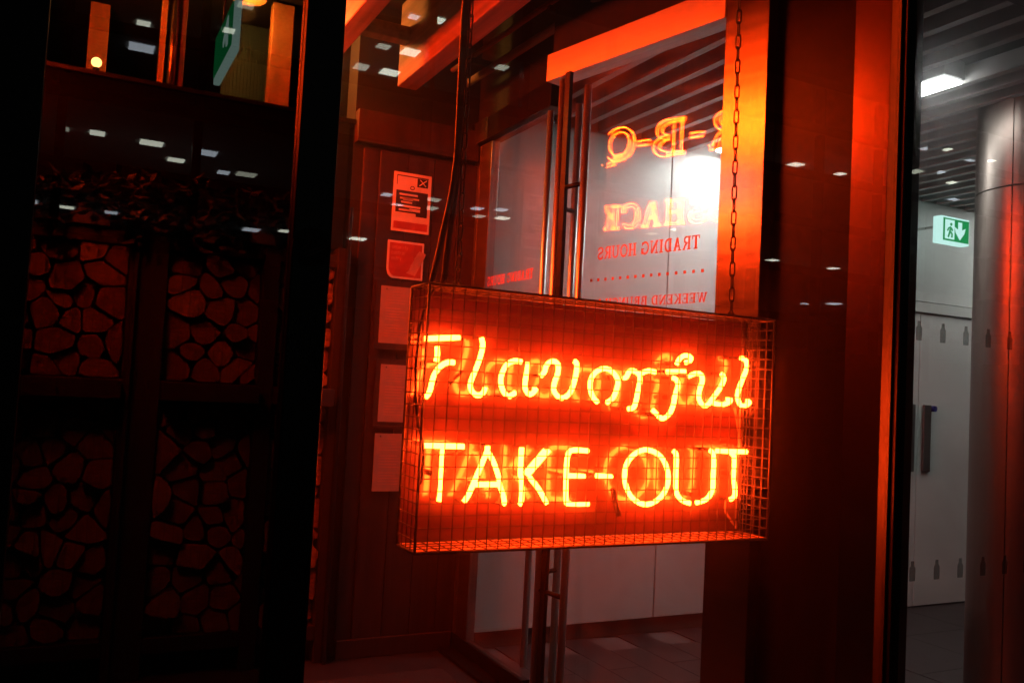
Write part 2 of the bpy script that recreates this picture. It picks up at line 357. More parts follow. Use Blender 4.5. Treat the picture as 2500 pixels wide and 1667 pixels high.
# ================================================================ vestibule back wall: timber panelling
wp = thing('timber_panelling', 'dark timber boarding on the wall between the log rack and the doors', 'wall panels')
xs = [1.385, 1.475, 1.64, 1.80, 1.955, 2.075]
for a, b in zip(xs[:-1], xs[1:]):
    bx('board', a + .002, b - .002, 4.64 + (.012 if a < 1.4 else 0), 4.68, .06, 2.78, 'wood', wp, bevel=.002)
bx('backing', 1.33, 2.075, 4.682, 4.86, 0, 3.60, 'darkwall', wp)
bx('skirting', 1.385, 2.05, 4.615, 4.639, .0, .10, 'wood', wp, bevel=.003)
bx('fascia', 1.33, 2.06, 4.61, 4.68, 2.80, 2.98, 'wood', wp, bevel=.004)

# posters and notices
P = thing('poster', 'orange edged no smoking notice with black text block on timber wall', 'poster', (1.557, 4.634, 2.338), group='notices on the timber wall')
bx('sheet', 0, .225, -.004, 0, 0, .334, 'paper', P)
pr_ = MB()
pr_.box(.018, .207, -.0046, -.0042, .312, .318).box(.018, .022, -.0046, -.0042, .262, .312).box(.14, .205, -.0046, -.0042, .262, .311)
pr_.box(.018, .207, -.0046, -.0042, .092, .232)
mk('black_print', pr_, 'ink', P)
pr_ = MB(); R2 = random.Random(3)
for i in range(5):
    zz = .205 - i * .022; a = .03 + R2.random() * .03; pr_.box(a, a + .06 + R2.random() * .09, -.0052, -.0048, zz, zz + .011)
pr_.box(.06, .12, -.0052, -.0048, .178, .192).box(.10, .165, -.0052, -.0048, .118, .134).box(.018, .14, -.0052, -.0048, .092, .108)
mk('pale_print', pr_, 'paper', P)
mk('smoke_symbol', MB().tube([(.152, -.005, .270), (.195, -.005, .305)], .0035, 6).tube([(.156, -.005, .305), (.192, -.005, .270)], .0025, 6), 'paper', P)
mk('symbol_ring', MB().tube([(.112 + .012 * math.cos(t), -.0045, .252 + .010 * math.sin(t)) for t in [i * .63 for i in range(10)]], .0022, 5, True), 'ink', P)
bx('red_footer', .012, .213, -.0046, -.0042, .014, .056, 'inkred', P)
P2 = thing('notice', 'red notice with rounded corner and pale flame mark below the poster', 'notice', (1.544, 4.634, 2.072), group='notices on the timber wall')
poly = [(.035, 0), (.215, 0), (.215, .212), (0, .212), (0, .05), (.008, .022), (.02, .008)]
mk('sheet', MB().prism(poly, -.004, 0), 'paper', P2)
mk('red_field', MB().prism([(.012 + a * .89, .012 + b * .885) for a, b in poly], -.0048, -.0043), 'inkred', P2)
fm = MB()
for i in range(6):
    a = .135 + .010 * i; b = .035 + .021 * i; fm.prism([(a - .02 + .004 * (i % 2), b), (a + .035, b - .012), (a + .045, b + .012), (a + .005, b + .026)], -.0054, -.005)
mk('flame_mark', fm, 'inkpale', P2)
tx = MB()
def sans(mb, s, x, z, h, y):
    st = {'s': [[(.5, .9), (.1, .9), (.1, .5), (.5, .5), (.5, .1), (.1, .1)]], 'e': [[(.1, .5), (.5, .5), (.5, .9), (.1, .9), (.1, .1), (.5, .1)]], 'c': [[(.5, .9), (.1, .9), (.1, .1), (.5, .1)]], 'u': [[(.1, .9), (.1, .1), (.5, .1), (.5, .9)]], 'r': [[(.1, .1), (.1, .9), (.45, .85)]], 'i': [[(.3, .1), (.3, .9)]], 't': [[(.3, 1.2), (.3, .1), (.5, .1)], [(.1, .9), (.5, .9)]], 'y': [[(.1, .9), (.3, .2)], [(.5, .9), (.2, -.3)]], 'o': [[(.1, .1), (.5, .1), (.5, .9), (.1, .9), (.1, .1)]], 'n': [[(.1, .1), (.1, .9), (.5, .9), (.5, .1)]], 'l': [[(.3, 1.3), (.3, .1)]], 'a': [[(.5, .9), (.1, .9), (.1, .1), (.5, .1)], [(.5, .9), (.5, .1)]], 'm': [[(.05, .1), (.05, .9), (.3, .9), (.3, .1)], [(.3, .9), (.55, .9), (.55, .1)]]}
    for c in s:
        for l in st.get(c, []): mb.tube([(x + a * h, y, z + b * h) for a, b in l], h * .07, 4)
        x += h * .72
for i, wd in enumerate(('security', 'control', 'entry')): sans(tx, wd, .024, .165 - i * .032, .017, -.005)
mk('lettering', tx, 'inkpale', P2)
for (xx, zz, cork, lab) in ((1.519, 1.707, 1, 'typed sheet on a framed board, topmost of three beside the neon sign'), (1.542, 1.274, 1, 'typed sheet on a framed board, middle of three beside the neon sign'), (1.532, .894, 0, 'bare typed sheet pinned lowest beside the neon sign')):
    c = thing('notice_sheet', lab, 'notice', (xx, 4.634, zz), group='typed sheets on the timber wall')
    if cork:
        f = bx('board', -.028, .24, -.012, 0, -.02, .345, 'wood', c, bevel=.002); bx('ledge', -.03, .242, -.03, -.0125, -.034, -.0205, 'wood', f)
    bx('sheet', 0, .212, -.0165, -.0125, 0, .316, 'sheet', c, rot=(0, R.uniform(-.01, .01), 0))
    t = MB()
    for i in range(17):
        z_ = .285 - i * .0155
        if i % 6 != 5: t.box(.03, .03 + .15 * R.uniform(.55, 1), -.0172, -.0168, z_, z_ + .0045)
    mk('print', t, 'inkpale', c)
    for q in (.03, .18): mk('pin', MB().tube([(q, -.0165, .30), (q, -.023, .30)], .004, 8), 'satin', c)

# ================================================================ firewood rack
rk = thing('firewood_rack', 'tall dark timber rack with steel edge strips full of split logs', 'rack')
UP = (1.445, 2.085); LO = (.20, 1.345)
bays = [(-.31, .235), (.42, .872), (.965, 1.255)]
fx = [(-.62, -.315), (.24, .415), (.877, .96), (1.26, 1.33)]
for a, b in fx: bx('upright', a, b, 4.60, 4.855, 0, 2.20, 'rackwood', rk, bevel=.003)
for a, b in bays:
    for z_a, z_b in ((.12, .195), (1.35, 1.44), (2.09, 2.16)): bx('shelf', a - .003, b + .003, 4.605 - (.11 if 1.3 < z_a < 1.4 else 0), 4.853, z_a, z_b, 'rackwood', rk, bevel=.003)  # middle shelf made deeper to shade the lower logs
for a in (.258, 1.298):
    bx('edge_strip', a, a + .018, 4.56, 4.598, .0, 2.42, 'steeldark' if a > 1 else 'rackwood', rk, bevel=.002)
bx('header_board', -.6, 1.30, 4.67, 4.855, 2.20, 2.90, 'void', rk)
bx('top_sill', -.6, 1.33, 4.65, 4.90, 2.902, 2.925, 'black', rk, bevel=.003)
scr = MB()
for a, b in bays:
    x = a + .02
    while x < b:
        for z_a, z_b in (UP, LO): scr.tube([(x, 4.598, z_a), (x, 4.598, z_b)], .0013, 4)
        x += .043
mk('wire_screen', scr, 'wire', rk)['kind'] = 'stuff'
def clip(poly, p, n):
    out = []
    for i in range(len(poly)):
        a, b = poly[i], poly[(i + 1) % len(poly)]; da, db = (a - p).dot(n), (b - p).dot(n)
        if da <= 0: out.append(a)
        if (da < 0 < db) or (db < 0 < da): out.append(a + (b - a) * (da / (da - db)))
    return out
row = {0: 'left', 1: 'middle', 2: 'narrow right'}
for bi, (a, b) in enumerate(bays):
    for lv, (z_a, z_b) in (('upper', UP), ('lower', LO)):
        sites = []; z = z_a + .045; r_ = 0
        while z < z_b:
            x = a + .05 + (.055 if r_ % 2 else 0)
            while x < b + .02:
                sites.append(Vector((x + R.uniform(-.052, .052), z + R.uniform(-.046, .046)))); x += .135
            z += .108; r_ += 1
        for i, s_ in enumerate(sites):
            poly = [Vector((a, z_a)), Vector((b, z_a)), Vector((b, z_b)), Vector((a, z_b))]
            for j, q in enumerate(sites):
                if i != j and (q - s_).length < .4:
                    n_ = (q - s_).normalized(); poly = clip(poly, (q + s_) / 2 - n_ * R.uniform(.0005, .008), n_)
                    if len(poly) < 3: break
            if len(poly) < 3: continue
            # round the corners a little
            rp = []; rr_ = R.choice((.08, .14, .22, .32))
            for k in range(len(poly)):
                p0, p1, p2 = poly[k - 1], poly[k], poly[(k + 1) % len(poly)]
                for q, w_ in ((p0, rr_), (p2, rr_)):
                    rp.append(p1 + (q - p1) * w_)
            c_ = sum(rp, Vector((0, 0))) / len(rp)
            if max((p - c_).length for p in rp) < .018: continue
            rp = [c_ + (p - c_) * R.uniform(.95, 1.0) for p in rp]
            d = R.uniform(-.02, .045)
            o = mk('firewood_log', MB().prism([(p.x - c_.x, p.y - c_.y) for p in rp], 0, .21, 0, 1), [R.choice(('logend', 'logend', 'logpale', 'logdark')), 'bark'], None, loc=(c_.x, 4.625 + d, c_.y))
            tag(o, 'split firewood log stacked in the %s %s bay of the rack' % (lv, row[bi]), 'log', 'logs in the %s %s bay' % (lv, row[bi]))

# trailing plants on top of the rack
def plant(x, n, lab):
    p = thing('trailing_plant', lab, 'plant', (x, 4.62, 2.165), group='plants on the log rack')
    mk('trough', MB().box(-.16, .16, -.045, .0, -.0, .10), 'pot', p, bevel=.006)
    st = MB(); lf = MB()
    for i in range(n):
        a = R.uniform(-.2, .2); l = R.uniform(.08, .24); up = R.uniform(-.1, .16); out = R.uniform(.02, .14)
        pts = smoothpts([(a * .6, -.02, .09), (a, -.02 - out * .6, .12 + up), (a * 1.3 + R.uniform(-.05, .05), -.03 - out, .10 + up - l * .4)], 4)
        st.tube(pts, .002, 4)
        for k in range(2, len(pts)):
            for _ in range(2):
                c = pts[k]; t = R.uniform(0, 6.28); e = R.uniform(-.7, .7); ll = R.uniform(.05, .095)
                d = Vector((math.cos(t) * math.cos(e), math.sin(t) * math.cos(e), math.sin(e))); s_ = d.cross(Vector((R.uniform(-1, 1), R.uniform(-1, 1), 1))).normalized() * ll * .28; nn = d.cross(s_).normalized() * ll * .08
                lf.add([c, c + d * ll * .45 + s_ + nn, c + d * ll, c + d * ll * .45 - s_ + nn], [(0, 1, 2), (0, 2, 3)])
    mk('stems', st, 'bark', p); mk('leaves', lf, 'leaf', p)
plant(-.02, 26, 'dark trailing plant in a trough above the left bay of logs')
plant(.42, 30, 'dark trailing plant in a trough above the steel edge strip')
plant(.78, 26, 'dark trailing plant in a trough above the middle bay of logs')

# ================================================================ room seen above the rack
def post(x0, x1, y, z0_, mat, lab):
    t = thing('interior_post', lab, 'post', ((x0 + x1) / 2, y, z0_), group='posts in the room above the rack')
    h = (x1 - x0) / 2
    bx('shaft', -h, h, -.04, .04, .03, 3.60 - z0_, mat, t, bevel=.004); bx('foot', -h - .012, h + .012, -.05, .05, 0, .03, mat, t, bevel=.003)
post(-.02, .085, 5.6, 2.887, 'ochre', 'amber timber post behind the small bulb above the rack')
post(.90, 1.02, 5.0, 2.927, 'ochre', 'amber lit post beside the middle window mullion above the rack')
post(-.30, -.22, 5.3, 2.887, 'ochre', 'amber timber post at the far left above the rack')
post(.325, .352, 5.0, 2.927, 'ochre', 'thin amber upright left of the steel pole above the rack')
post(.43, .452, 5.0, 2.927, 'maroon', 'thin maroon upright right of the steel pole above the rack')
t = thing('steel_pole', 'slim steel pole between two thin uprights above the rack', 'pole', (.392, 5.0, 2.887))
mk('tube', MB().tube([(0, 0, .02), (0, 0, .71)], .024, 20), 'satin', t, smooth=True); mk('flange', MB().tube([(0, 0, 0), (0, 0, .02)], .045, 20), 'satin', t)
t = thing('ribbed_screen', 'dark teal ribbed screen beside the amber post above the rack', 'screen', (0, 5.35, 2.887))
bx('sheet', .70, .985, .012, .03, 0, .70, 'teal', t)
for i in range(14): bx('rib', .705 + i * .02, .713 + i * .02, -.004, .0115, .0, .70, 'teal', t)
t = thing('bare_bulb', 'small glowing amber bulb on the ledge above the rack', 'bulb', (.03, 5.02, 3.00))
mk('holder', MB().tube([(0, 0, -.11), (0, 0, .05)], .016, 12), 'black', t)
bm = bmesh.new(); bmesh.ops.create_uvsphere(bm, u_segments=14, v_segments=10, radius=.026); me = bpy.data.meshes.new('globe'); bm.to_mesh(me); me.materials.append(M['bulb']); bm.free()
put('globe', me, t, (0, 0, .078))
for i, xx in enumerate((-.10, -.035, .055, .10)):
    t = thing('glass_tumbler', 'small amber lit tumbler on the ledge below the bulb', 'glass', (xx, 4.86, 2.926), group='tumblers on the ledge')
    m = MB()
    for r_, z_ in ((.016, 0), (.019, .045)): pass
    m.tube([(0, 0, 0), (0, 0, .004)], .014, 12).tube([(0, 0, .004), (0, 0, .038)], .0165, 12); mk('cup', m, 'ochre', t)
for (x_, y_, z_, e_) in ((.74, 4.86, 3.54, 40.), (.10, 4.90, 3.54, 17.)):  # lamps added above the view to light the post fronts amber
    t = thing('added_lamp', 'amber lamp added out of view to light the posts above the rack%s' % (', right one' if x_ > .5 else ', left one'), 'lamp', (x_, y_, z_))
    mk('cord', MB().tube([(0, 0, .06), (0, 0, .08)], .004, 6), 'black', t)
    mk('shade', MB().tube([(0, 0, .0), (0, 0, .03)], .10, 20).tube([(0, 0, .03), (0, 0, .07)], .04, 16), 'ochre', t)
    ld = bpy.data.lights.new('fill_light', 'POINT'); ld.energy = e_; ld.color = (1, .40, .07); ld.shadow_soft_size = .05
    put('fill_light', ld, t, (0, 0, -.08))

# hanging exit sign in the vestibule, seen nearly edge on
ex = thing('exit_sign', 'green exit sign hanging edge on near the top left of the window', 'exit sign', (.44, 0, 0))
bx('housing', -.012, .012, 3.07, 3.50, 2.60, 2.785, 'exitwhite', ex, bevel=.003)
bx('green_face', -.0165, -.0125, 3.085, 3.485, 2.622, 2.775, 'exitgreen', ex)
mb = MB(); mb.prism([(3.14, 2.64), (3.17, 2.64), (3.20, 2.69), (3.24, 2.66), (3.25, 2.68), (3.20, 2.73), (3.16, 2.75), (3.15, 2.70)], -.0205, -.017)
mk('running_figure', mb.xf(Matrix(((0, 1, 0, 0), (1, 0, 0, 0), (0, 0, 1, 0), (0, 0, 0, 1)))), 'exitwhite', ex)
for y in (3.15, 3.42): mk('hanger', MB().tube([(0, y, 2.785), (0, y, 3.62)], .004, 6), 'black', ex)

# ================================================================ ceiling beams of the vestibule
def beam(x0, x1, y0, y1, z0_, z1_, lab, mat='beam'):
    return tag(bx('ceiling_beam', x0, x1, y0, y1, z0_, z1_, mat, bevel=.006), lab, 'beam', 'timber beams under the vestibule ceiling')
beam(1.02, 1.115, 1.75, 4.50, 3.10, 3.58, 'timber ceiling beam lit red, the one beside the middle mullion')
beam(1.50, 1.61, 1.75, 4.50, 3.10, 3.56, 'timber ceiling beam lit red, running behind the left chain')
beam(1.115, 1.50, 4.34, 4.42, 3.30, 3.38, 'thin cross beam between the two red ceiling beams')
t = thing('ceiling_duct', 'dark conduit rail running above the door headers', 'rail')
mk('pipe', MB().tube([(1.93, 4.6, 3.22), (2.02, 1.8, 3.22)], .022, 12), 'beam', t, smooth=True)
mk('pipe', MB().tube([(1.86, 4.6, 3.30), (1.95, 1.8, 3.30)], .014, 12), 'beam', t, smooth=True)
for y in (4.3, 3.5, 2.7): bx('clip', 1.84 + (4.6 - y) * .032, 2.0 + (4.6 - y) * .032, y - .012, y + .012, 3.245, 3.275, 'black', t)

# ================================================================ entrance doors
LD = (2.08, 4.80, 0); LR = math.radians(-90)          # local x runs towards the street, y into the corridor
d1 = thing('glass_door', 'left glass door leaf with red lettering and tall steel pull bars', 'door', LD, LR)
g = bx('glass', .352, .975, .0, .010, .092, 2.895, 'gdoor', d1)
bx('bottom_rail', .13, 1.02, -.02, .03, .012, .090, 'bronze', d1, bevel=.003)
bx('threshold', .10, 1.05, -.11, -.022, .0, .018, 'bronze', d1, bevel=.003)
fr = thing('door_frame', 'steel clad door header and corner panels left of the glass doors', 'door frame', LD, LR)
bx('corner_panel', -.02, .195, -.012, .04, .02, 2.895, 'steelmid', fr, bevel=.002)
bx('corner_panel', .203, .345, -.012, .04, .02, 2.895, 'steelmid', fr, bevel=.002)
bx('header', -.02, 1.06, -.04, .06, 2.90, 3.03, 'bronze', fr, bevel=.003)
bx('header_cap', .17, .345, -.046, -.0405, 2.902, 3.028, 'satin', fr)
bx('transom_wall', -.02, 1.10, .0, .06, 3.034, 3.60, 'darkwall', fr)
RD = (1.905, 3.47, 0); RR = math.radians(-77.84)
d2 = thing('glass_door', 'right glass door leaf with opening hours lettered in red', 'door', RD, RR)
bx('glass', .07, .99, .0, .010, .015, 2.90, 'gdoor', d2)
bx('edge_seal', .058, .0695, -.004, .014, .015, 2.90, 'dgrey', d2)
f2 = thing('door_frame', 'bright steel header and wide brushed steel jamb right of the doors', 'door frame', RD, RR)
bx('header', -.012, .99, -.035, .06, 2.905, 3.03, 'steelv', f2, bevel=.003)
bx('jamb', .994, 1.183, -.035, .12, .0, 3.60, 'steel', f2, bevel=.003)
bx('transom_wall', -.012, .992, .0, .06, 3.034, 3.60, 'darkwall', f2)
bx('side_panel', 1.187, 1.492, .022, .10, .0, 3.60, 'bronze', f2, bevel=.002)
bx('side_post', 1.496, 1.622, -.01, .10, .0, 3.60, 'steeldark', f2, bevel=.003)
bx('shadow_gap', 1.625, 1.648, .03, .10, .0, 3.60, 'blackmatt', f2)
bx('edge_trim', 1.650, 1.668, .0, .10, .0, 3.60, 'bronze', f2, bevel=.002)
# pull bars (each leaf has one on either face)
def bar(parent, x, y, z0_, z1_, r=.016): return mk('pull_bar', MB().tube([(x, y, z0_), (x, y, z1_)], r, 18), 'barsteel', parent, smooth=True)
bar(d1, 1.092, -.05, .18, 2.86)
bar(d2, .125, -.05, .16, 2.875, .017); bar(d2, .294, -.055, .20, 2.81); bar(d2, .107, .07, .20, 2.80)
for z_ in (2.385, 2.305, .705, .635):
    mk('standoff', MB().tube([(.125, -.05, z_), (.294, -.055, z_)] if z_ in (2.385, .635) else [(.125, -.05, z_), (.107, .07, z_)], .0105, 12), 'bronze', d2, smooth=True)
bx('meeting_stile', .150, .180, -.062, -.042, .02, 2.90, 'black', d2)
# vinyl lettering reads from the corridor, so it is reversed from the street
def door_text(parent, s, x_start, z_, h, width):
    mb = MB(); k = width / text_width(s, h)
    flat_text(mb, s, h, lambda x, z, d: (x_start - x * k, -.0012 - d, z_ + z)); return mk('lettering', mb, 'vinyl', parent)
door_text(d2, 'TRADING HOURS', .888, 2.058, .052, .548)
door_text(d2, 'WEEKEND BRUNCH 11', .933, 1.852, .038, .60)
dots = MB()
for i in range(15):
    x = .906 - i * .0424; dots.box(x - .006, x + .006, -.0022, -.0012, 1.966, 1.978)
mk('dotted_rule', dots, 'vinyl', d2)
door_text(d1, 'TRADING HOURS', .90, 2.058, .052, .548)
# doormat
dm = tag(bx('doormat', .9, 1.86, 2.2, 4.3, .001, .012, 'mat'), 'dark ribbed doormat on the vestibule floor inside the doors', 'doormat')

# ================================================================ big neon sign high on the left side wall, seen in the door glass
ns = thing('neon_sign', 'large orange outline neon sign reflected backwards in the right glass door', 'neon sign', (-.25, 0, 0))
bx('back_board', -.06, -.03, 2.75, 4.64, 2.62, 3.50, 'blackmatt', ns)
def neon_line(letters, z_, h, xo=0.0, r_=.0036):
    for c, ya, yb in letters:
        st = G[c][1]; m = MB(); X_ = [p[0] for l, w_ in st for p in l]; xa = min(X_) - .05; k = (yb - ya) / (max(X_) + .05 - xa)
        for line, sw_ in st:
            l, r = ribbon(line, sw_)
            ring_ = l + r[::-1]
            if c in 'OQ' and len(line) > 24:
                m.tube([(xo, ya + (p.x - xa) * k, z_ + p.y * h) for p in l[:-1]], r_, 5, True); ring_ = r[:-1]
            m.tube([(xo, ya + (p.x - xa) * k, z_ + p.y * h) for p in ring_], r_, 5, True)
        mk('neon_letter', m, 'neon_big', ns)
neon_line([('B', 2.92, 3.17), ('A', 3.20, 3.48), ('R', 3.50, 3.765), ('-', 3.79, 3.915), ('B', 3.93, 4.18), ('-', 4.205, 4.33), ('Q', 4.35, 4.625)], 3.165, .255)
neon_line([('&', 3.84, 3.93)], 2.97, .105, 0, .003)
neon_line([('R', 3.33, 3.49), ('I', 3.51, 3.575), ('B', 3.59, 3.735), ('S', 3.755, 3.885), ('H', 3.915, 4.08), ('A', 4.095, 4.27), ('C', 4.28, 4.42), ('K', 4.435, 4.615)], 2.675, .177, 0, .0022)

# ================================================================ street window
sw = thing('shop_window', 'black framed street window the whole scene is seen through', 'window', (0, 0, 0))
def mull(name, x0, x1, y0=1.38, y1=1.42): return bx(name, x0, x1, y0, y1, -.02, 3.62, 'black', sw, bevel=.002)
mull('jamb', -.60, -.056); mull('mullion', .304, .366); mull('mullion', 1.692, 1.722); mull('jamb', 3.9, 4.1)
bx('head_rail', -.6, 4.1, 1.375, 1.425, 3.0, 3.66, 'black', sw); bx('bottom_rail', -.6, 4.1, 1.37, 1.43, -.02, .12, 'black', sw)
bx('glass_pane', -.056, .304, 1.398, 1.404, .12, 3.0, 'gtint', sw)
bx('glass_pane', .366, 1.692, 1.398, 1.404, .12, 3.0, 'gstreet', sw)
gp = bx('glass_pane', 1.722, 3.9, 1.398, 1.404, .12, 3.0, 'gstreet', sw)
bx('gasket', 1.684, 1.6915, 1.392, 1.418, .12, 3.0, 'rubber', sw)
bot = [(-.016, -.032), (.016, -.032), (.0175, -.02), (.0175, .010), (.010, .018), (.0085, .034), (-.0085, .034), (-.010, .018), (-.0175, .010), (-.0175, -.02)]
bme = MB().prism([(a * .58, b * .70) for a, b in bot], -.0006, 0).mesh('bottle_decal', 'frost')
for zc in (1.682, 1.122):
    for i in range(12): put('bottle_decal', bme, gp, (1.781 + i * .0845, 1.3974, zc))
st = thing('prohibition_sticker', 'round black no smoking sticker on the middle window mullion', 'sticker', (.334, 1.3795, 1.705))
mk('disc', MB().tube([(0, 0, 0), (0, -.002, 0)], .031, 32), 'blackmatt', st)
mk('cigarette', MB().tube([(-.012, -.003, -.012), (.018, -.003, .004)], .0018, 6).tube([(-.009, -.003, -.016), (.021, -.003, .0)], .0018, 6), 'dgrey', st)
mk('smoke', MB().tube(smoothpts([(-.014, -.003, -.004), (-.008, -.003, .003), (-.004, -.003, .012), (-.009, -.003, .016)], 3), .0014, 6), 'dgrey', st)

# ================================================================ the take-out neon sign
LET=[('F',[[(20,425),(97,433)],[(47,411),(49,395),(47,380)],[(88,380),(72,379),(57,370),(46,355),(41,340),(38,323),(34,312),(28,305)],]),
('l',[[(147,436),(151,422),(148,400),(140,374),(131,351),(127,334),(133,321),(146,314),(158,320),(163,332)],]),
('a',[[(246,391),(229,392),(212,384),(202,368),(198,348),(204,328),(214,317)],[(219,314),(235,324)],[(262,391),(261,375),(258,354),(258,335),(268,322),(279,326),(284,333),(278,334)],]),
('v',[[(295,363),(304,372),(309,388),(324,397),(337,391),(338,372),(331,351),(330,333),(343,319),(357,318),(372,330),(381,353),(386,378),(385,396),(379,400)],]),
('o',[[(446,311),(433,322),(424,343),(427,367),(445,384),(466,388),(485,380),(498,363),(495,341),(486,322),(470,311)],]),
('r',[[(511,368),(521,372),(528,385),(543,387),(557,378),(559,362),(555,341),(551,319),(545,303),(530,299)],[(562,383),(582,390),(602,388)],]),
('f',[[(663,410),(674,426),(692,433),(705,428),(701,419),(689,416)],[(635,391),(689,394)],[(654,377),(665,373),(670,359),(663,338),(659,315),(650,294),(631,280),(616,285)],[(599,299),(611,290)],]),
('u',[[(700,383),(721,391),(737,390),(743,375),(736,354),(734,333),(746,317),(762,317),(777,334),(798,359),(810,383),(801,395)],[(780,322),(805,319),(829,326),(832,333),(821,334)],]),
('l',[[(860,437),(877,432),(881,413),(868,384),(857,357),(855,338),(866,320),(883,320),(894,328),(885,332)],]),
('T',[[(31,207),(120,206)],[(73,203),(73,166),(73,117),(71,93)],]),
('A',[[(175,208),(174,196),(160,161),(146,127),(137,106),(127,91)],[(179,194),(193,171),(206,140),(209,125),(217,107),(222,90),(219,85)],[(152,127),(205,127)],]),
('K',[[(257,206),(257,150),(261,138),(263,93),(258,84)],[(325,201),(300,173),(274,146)],[(315,201),(292,176),(268,150)],[(280,142),(305,116),(326,85)],]),
('E',[[(427,201),(386,202),(374,190),(372,150),(375,93),(384,84),(434,83)],[(369,146),(420,144)],]),
('-',[[(451,146),(493,143)],]),
('O',[[(584,206),(563,201),(541,185),(530,164),(529,139),(538,113),(556,92),(584,80),(609,82),(633,96),(649,118),(653,143),(644,171),(628,191),(607,202),(586,206)],]),
('U',[[(665,204),(674,192),(675,140),(678,108),(694,89),(721,80)],[(775,207),(786,195),(788,140),(786,111),(771,90),(739,81)],]),
('T',[[(794,206),(891,205)],[(841,201),(852,190),(854,140),(858,98),(844,88)],]),
]
SX, SY, SZ, SW, SH, SD = .632, 1.62, 1.165, .911, .532, .10
tk = thing('neon_sign', 'caged red neon sign reading Flavorful TAKE-OUT hanging on two chains', 'neon sign', (SX, SY, SZ))
bx('back_panel', 0.004, SW - .004, SD, SD + .006, .004, SH - .004, 'panel', tk)
bx('bottom_tray', .004, SW - .004, .006, SD - .001, .0, .003, 'tray', tk)
fr_ = MB()
for x in (0, SW):
    for y in (0, SD): fr_.tube([(x, y, 0), (x, y, SH)], .0032, 8)
for z in (0, SH):
    for y in (0, SD): fr_.tube([(0, y, z), (SW, y, z)], .0032, 8)
    for x in (0, SW): fr_.tube([(x, 0, z), (x, SD, z)], .0032, 8)
mk('cage_frame', fr_, 'wire', tk, smooth=True)
NX, NZ = 35, 22
wv = MB().tube([(0, 0, 0), (0, 0, SH)], .0013, 5).mesh('wire', 'wire'); wh = MB().tube([(0, 0, 0), (SW, 0, 0)], .0013, 5).mesh('wire', 'wire')
for i in range(1, NX): put('wire', wv, tk, (SW * i / NX + R.uniform(-.0006, .0006), 0, 0))
for i in range(1, NZ): put('wire', wh, tk, (0, .0022, SH * i / NZ + R.uniform(-.0005, .0005)))
sd_ = MB()
for x in (0, SW):
    for i in range(1, NZ): sd_.tube([(x, 0, SH * i / NZ), (x, SD, SH * i / NZ)], .0013, 5)
    for y in (.025, .05, .075): sd_.tube([(x, y, 0), (x, y, SH)], .0013, 5)
mk('side_mesh', sd_, 'wire', tk)
tp = MB()
for z in (0.0035, SH):
    for i in range(1, NX): tp.tube([(SW * i / NX, 0, z), (SW * i / NX, SD, z)], .0013, 5)
    for y in (.025, .05, .075): tp.tube([(0, y, z), (SW, y, z)], .0013, 5)
mk('top_mesh', tp, 'wire', tk)
TY = .06
for c, strokes in LET:
    m = MB(); e = MB()
    for s_ in strokes:
        pts = smoothpts([(x / 1000, TY, z / 1000) for x, z in s_], 4)
        m.tube(pts, .0056, 8)
        for q, n_ in ((pts[0], pts[1]), (pts[-1], pts[-2])):       # dark return bends to the panel
            q = Vector(q); e.tube([q + Vector((0, .004, 0)), q + Vector((0, SD - TY - .001, 0))], .004, 6)
    o = mk('neon_tube', m, 'neon', tk, smooth=True); mk('tube_return', e, 'tubeglass', o)
sp = MB()
for x, z in ((.05, .43), (.20, .36), (.33, .34), (.50, .37), (.66, .33), (.80, .36), (.05, .15), (.19, .127), (.30, .12), (.40, .10), (.53, .14), (.73, .10), (.85, .15)):
    sp.tube([(x, TY + .006, z), (x, SD - .001, z)], .006, 8)
mk('tube_support', sp, 'tubeglass', tk)
mk('blocked_tube', MB().tube(smoothpts([(.496, TY - .004, .118), (.503, TY - .006, .085), (.512, TY - .008, .056)], 4), .0072, 8), 'rubber', tk, smooth=True)
mk('blocked_tube', MB().tube(smoothpts([(.083, TY + .01, .335), (.098, TY + .012, .35), (.113, TY + .01, .362)], 4), .0045, 8), 'rubber', tk, smooth=True)
def cable(name, pts, r, parent, mat='rubber'): return mk(name, MB().tube(smoothpts(pts, 6), r, 8), mat, parent, smooth=True)
cable('lead', [(.028, .05, .527), (.008, .055, .46), (.004, .06, .36), (.012, .06, .27), (.026, .05, .20), (.024, .045, .13)], .0035, tk)
cable('lead', [(.855, .07, .315), (.868, .07, .27), (.876, .07, .225), (.868, .07, .19), (.858, .075, .15)], .003, tk, 'tray')
cable('lead', [(.845, .075, .088), (.843, .075, .06), (.858, .07, .035), (.872, .07, .022)], .003, tk, 'tray')
mk('rear_rod', MB().tube([(SW - .018, SD - .008, .01), (SW - .018, SD - .008, SH - .01)], .0028, 8), 'tray', tk, smooth=True)

